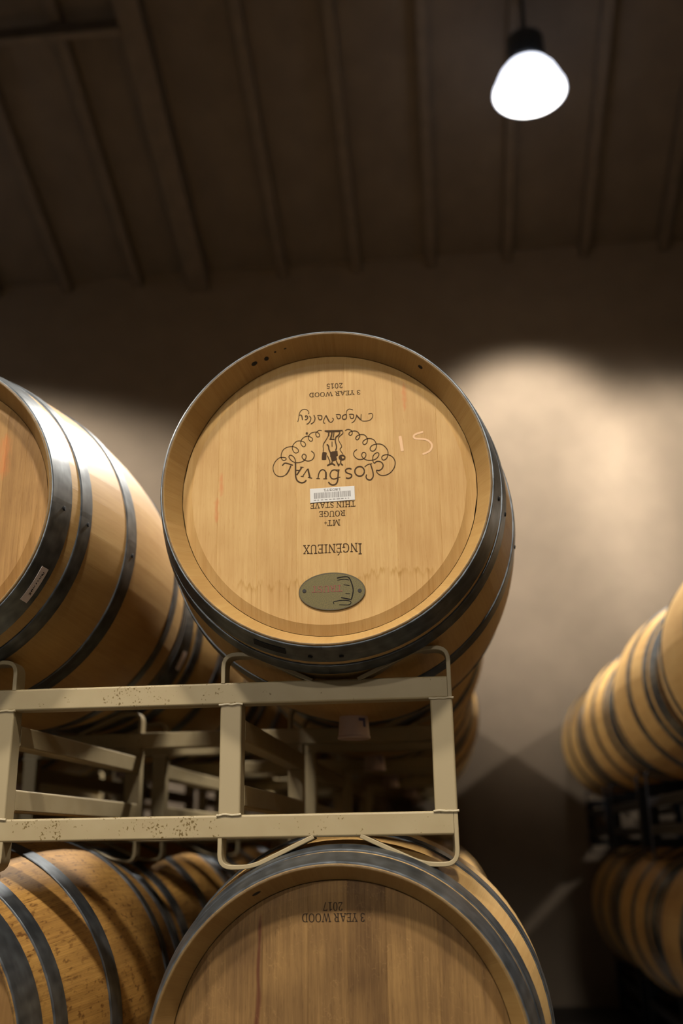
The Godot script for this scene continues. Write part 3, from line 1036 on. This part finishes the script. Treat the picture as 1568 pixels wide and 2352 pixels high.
# everything printed, stuck and chalked on the upper head
func dress_upper(o: Node3D) -> void:
	var f := face(o)
	var put := func(called: String, text: String, x: float, y: float, w: float, h: float, m: Material) -> void:
		print_text(o, called, text, f + Vector3(x, y, 0), Vector2(w, h), m)
	put.call("stamped_lettering", "2015", 0.0159, 0.1982, 0.0290, 0.0100, mats.ink)
	put.call("stamped_lettering", "3 YEAR WOOD", 0.0158, 0.1826, 0.0930, 0.0086, mats.ink)
	put.call("stamped_lettering", "THIN STAVE", 0.0094, -0.0306, 0.0790, 0.0104, mats.ink)
	put.call("stamped_lettering", "ROUGE", 0.0081, -0.0467, 0.0456, 0.0104, mats.ink)
	put.call("stamped_lettering", "MT", 0.0106, -0.0634, 0.0226, 0.0106, mats.ink)
	put.call("stamped_lettering", "+", -0.0035, -0.0630, 0.0050, 0.0050, mats.ink)
	put.call("stamped_lettering", "NGÉNIEUX", 0.0040, -0.1122, 0.0945, 0.0205, mats.ink)
	put.call("stamped_lettering", "I", 0.0555, -0.1127, 0.0058, 0.0195, mats.ink)
	part("printed_emblem", strokes(STROKES_LOGO, 0.0, 0.86, 0.0003), mats.ink, o, f)
	part("printed_figures", strokes(STROKES_FIG, 0.0004), mats.ink, o, f)
	part("script_lettering", strokes(STROKES_SCRIPT, 0.0, 0.85, 0.0001), mats.ink, o, f)
	for c in STROKES_CHALK:
		part("chalk_digit", strokes([c], 0.0, 2.2), mats.chalk, o, f)
	# barcode sticker
	var plate_ := swept([Vector3(-0.0394, 0, 0), Vector3(0.0394, 0, 0)], rounded(0.0008, 0.0262, 0.0003), Vector3.UP)
	var s := part("barcode_sticker", plate_, mats.sticker, o, f + Vector3(0.009, -0.0113, 0.0003))
	s.rotation.z = 0.02
	var st := begin()
	rng.seed = 9
	var x := -0.0325
	while x < 0.0305:
		var w := rng.randf_range(0.0007, 0.0024)
		quad(st, Vector3(x, 0.0046, 0), Vector3(x + w, 0.0046, 0), Vector3(x + w, -0.0058, 0), Vector3(x, -0.0058, 0), Vector2.ZERO, Vector2.ZERO, Vector2.ONE, Vector2.ONE)
		x += w + rng.randf_range(0.0006, 0.0016)
	x = -0.033
	while x < 0.030:
		var w := rng.randf_range(0.002, 0.0075)
		quad(st, Vector3(x, -0.0082, 0), Vector3(x + w, -0.0082, 0), Vector3(x + w, -0.0098, 0), Vector3(x, -0.0098, 0), Vector2.ZERO, Vector2.ZERO, Vector2.ONE, Vector2.ONE)
		x += w + rng.randf_range(0.001, 0.004)
	part("barcode", done(st), mats.bars, s, Vector3(0, 0, 0.0006))
	print_text(s, "barcode_number", "180371", Vector3(0, 0.0088, 0.0006), Vector2(0.030, 0.0042), mats.bars)
	# oval brass plaque, nailed on at both ends
	var oval := begin()
	var rings := [[0.0572, 0.0334, 0.0], [0.0572, 0.0334, 0.0016], [0.0566, 0.0328, 0.0022], [0.0, 0.0, 0.0022]]
	for g in 3:
		oval.set_smooth_group(g + 1)
		for i in 64:
			var q := []
			for c in [[i, g], [i + 1, g], [i + 1, g + 1], [i, g + 1]]:
				var a: float = TAU * c[0] / 64.0
				var r: Array = rings[c[1]]
				q.append(Vector3(r[0] * cos(a), r[1] * sin(a), r[2]))
			quad(oval, q[3], q[2], q[1], q[0], Vector2.ZERO, Vector2.ZERO, Vector2.ONE, Vector2.ONE)
	var centre := Vector3(0.0061, -0.1866, 0)
	var plaque := part("brass_plaque", done(oval), mats.brass, o, f + centre)
	part("edge_line", ring_mesh(0.0562, 0.0324, 0.0009), mats.brass_rim, plaque, Vector3(0, 0, 0.0024))
	print_text(plaque, "red_lettering", "TRUST", Vector3(-0.0084, 0.0045, 0.0024), Vector2(0.0520, 0.0112), mats.red_ink)
	part("line_drawing", strokes(STROKES_PLAQUE, 0.0), mats.ink_black, plaque, -centre + Vector3(0, 0, 0.0024))
	for hx in [[-0.0473, 0.0026], [0.0474, -0.0005]]:
		var c := CylinderMesh.new()
		c.top_radius = 0.0031
		c.bottom_radius = 0.0034
		c.height = 0.0012
		c.radial_segments = 20
		var nail := part("nail", c, mats.dark_hole, plaque, Vector3(hx[0], hx[1], 0.0026))
		nail.rotation.x = PI / 2
	for kn in [[118.0, 0.020, 0.0060, 0.0042], [113.0, 0.022, 0.0045, 0.0044], [109.0, 0.016, 0.0022, 0.0018], [105.0, 0.016, 0.0026, 0.0014], [51.0, 0.018, 0.0050, 0.0034]]:
		knot(o, deg_to_rad(kn[0]), kn[1], kn[2], kn[3])
	# a stamped plate on the underside of the end hoop, and its rivets
	var hoop: Node3D = o.get_node("hoop")
	plate(hoop, "stamped_plate", 0.020, 0.040, deg_to_rad(-115), deg_to_rad(-104), 0.0042, mats.rivet)
	rivet(hoop, 0.037, deg_to_rad(-96))
	rivet(hoop, 0.037, deg_to_rad(-86))

# a dark knot in the sloping inner face of the stave ends
func knot(o: Node3D, turn: float, t: float, wide: float, tall: float) -> void:
	var st := begin()
	var on := func(a: float, b: float) -> Vector3:
		var tt: float = t + b
		var r: float = lerpf(END_R - 0.0040, HEAD_R + 0.0012, (tt - 0.002) / (HEAD_IN + 0.004)) - 0.0003
		return Vector3(r * cos(turn + a / r), r * sin(turn + a / r), LEN / 2 - tt)
	for k in 14:
		var a0: float = TAU * k / 14
		var a1: float = TAU * (k + 1) / 14
		vert(st, on.call(0.0, 0.0), Vector2.ZERO)
		vert(st, on.call(wide * cos(a1), tall * sin(a1)), Vector2.ZERO)
		vert(st, on.call(wide * cos(a0), tall * sin(a0)), Vector2.ZERO)
	part("knot", done(st), mats.dark_hole, o, Vector3(0, BULGE, 0))

func ring_mesh(rx: float, ry: float, w: float) -> ArrayMesh:
	var st := begin()
	for i in 64:
		var q := []
		for c in [[i, 0], [i + 1, 0], [i + 1, 1], [i, 1]]:
			var a: float = TAU * c[0] / 64.0
			q.append(Vector3((rx - w * c[1]) * cos(a), (ry - w * c[1]) * sin(a), 0))
		quad(st, q[3], q[2], q[1], q[0], Vector2.ZERO, Vector2.ZERO, Vector2.ONE, Vector2.ONE)
	return done(st)

func dress_lower(o: Node3D) -> void:
	var f := face(o)
	knot(o, deg_to_rad(117), 0.020, 0.0075, 0.0040)
	print_text(o, "stamped_lettering", "2017", f + Vector3(-0.0078, 0.2230, 0), Vector2(0.0304, 0.0128), mats.ink_black)
	print_text(o, "stamped_lettering", "3 YEAR WOOD", f + Vector3(-0.0072, 0.2070, 0), Vector2(0.0975, 0.0125), mats.ink_black)
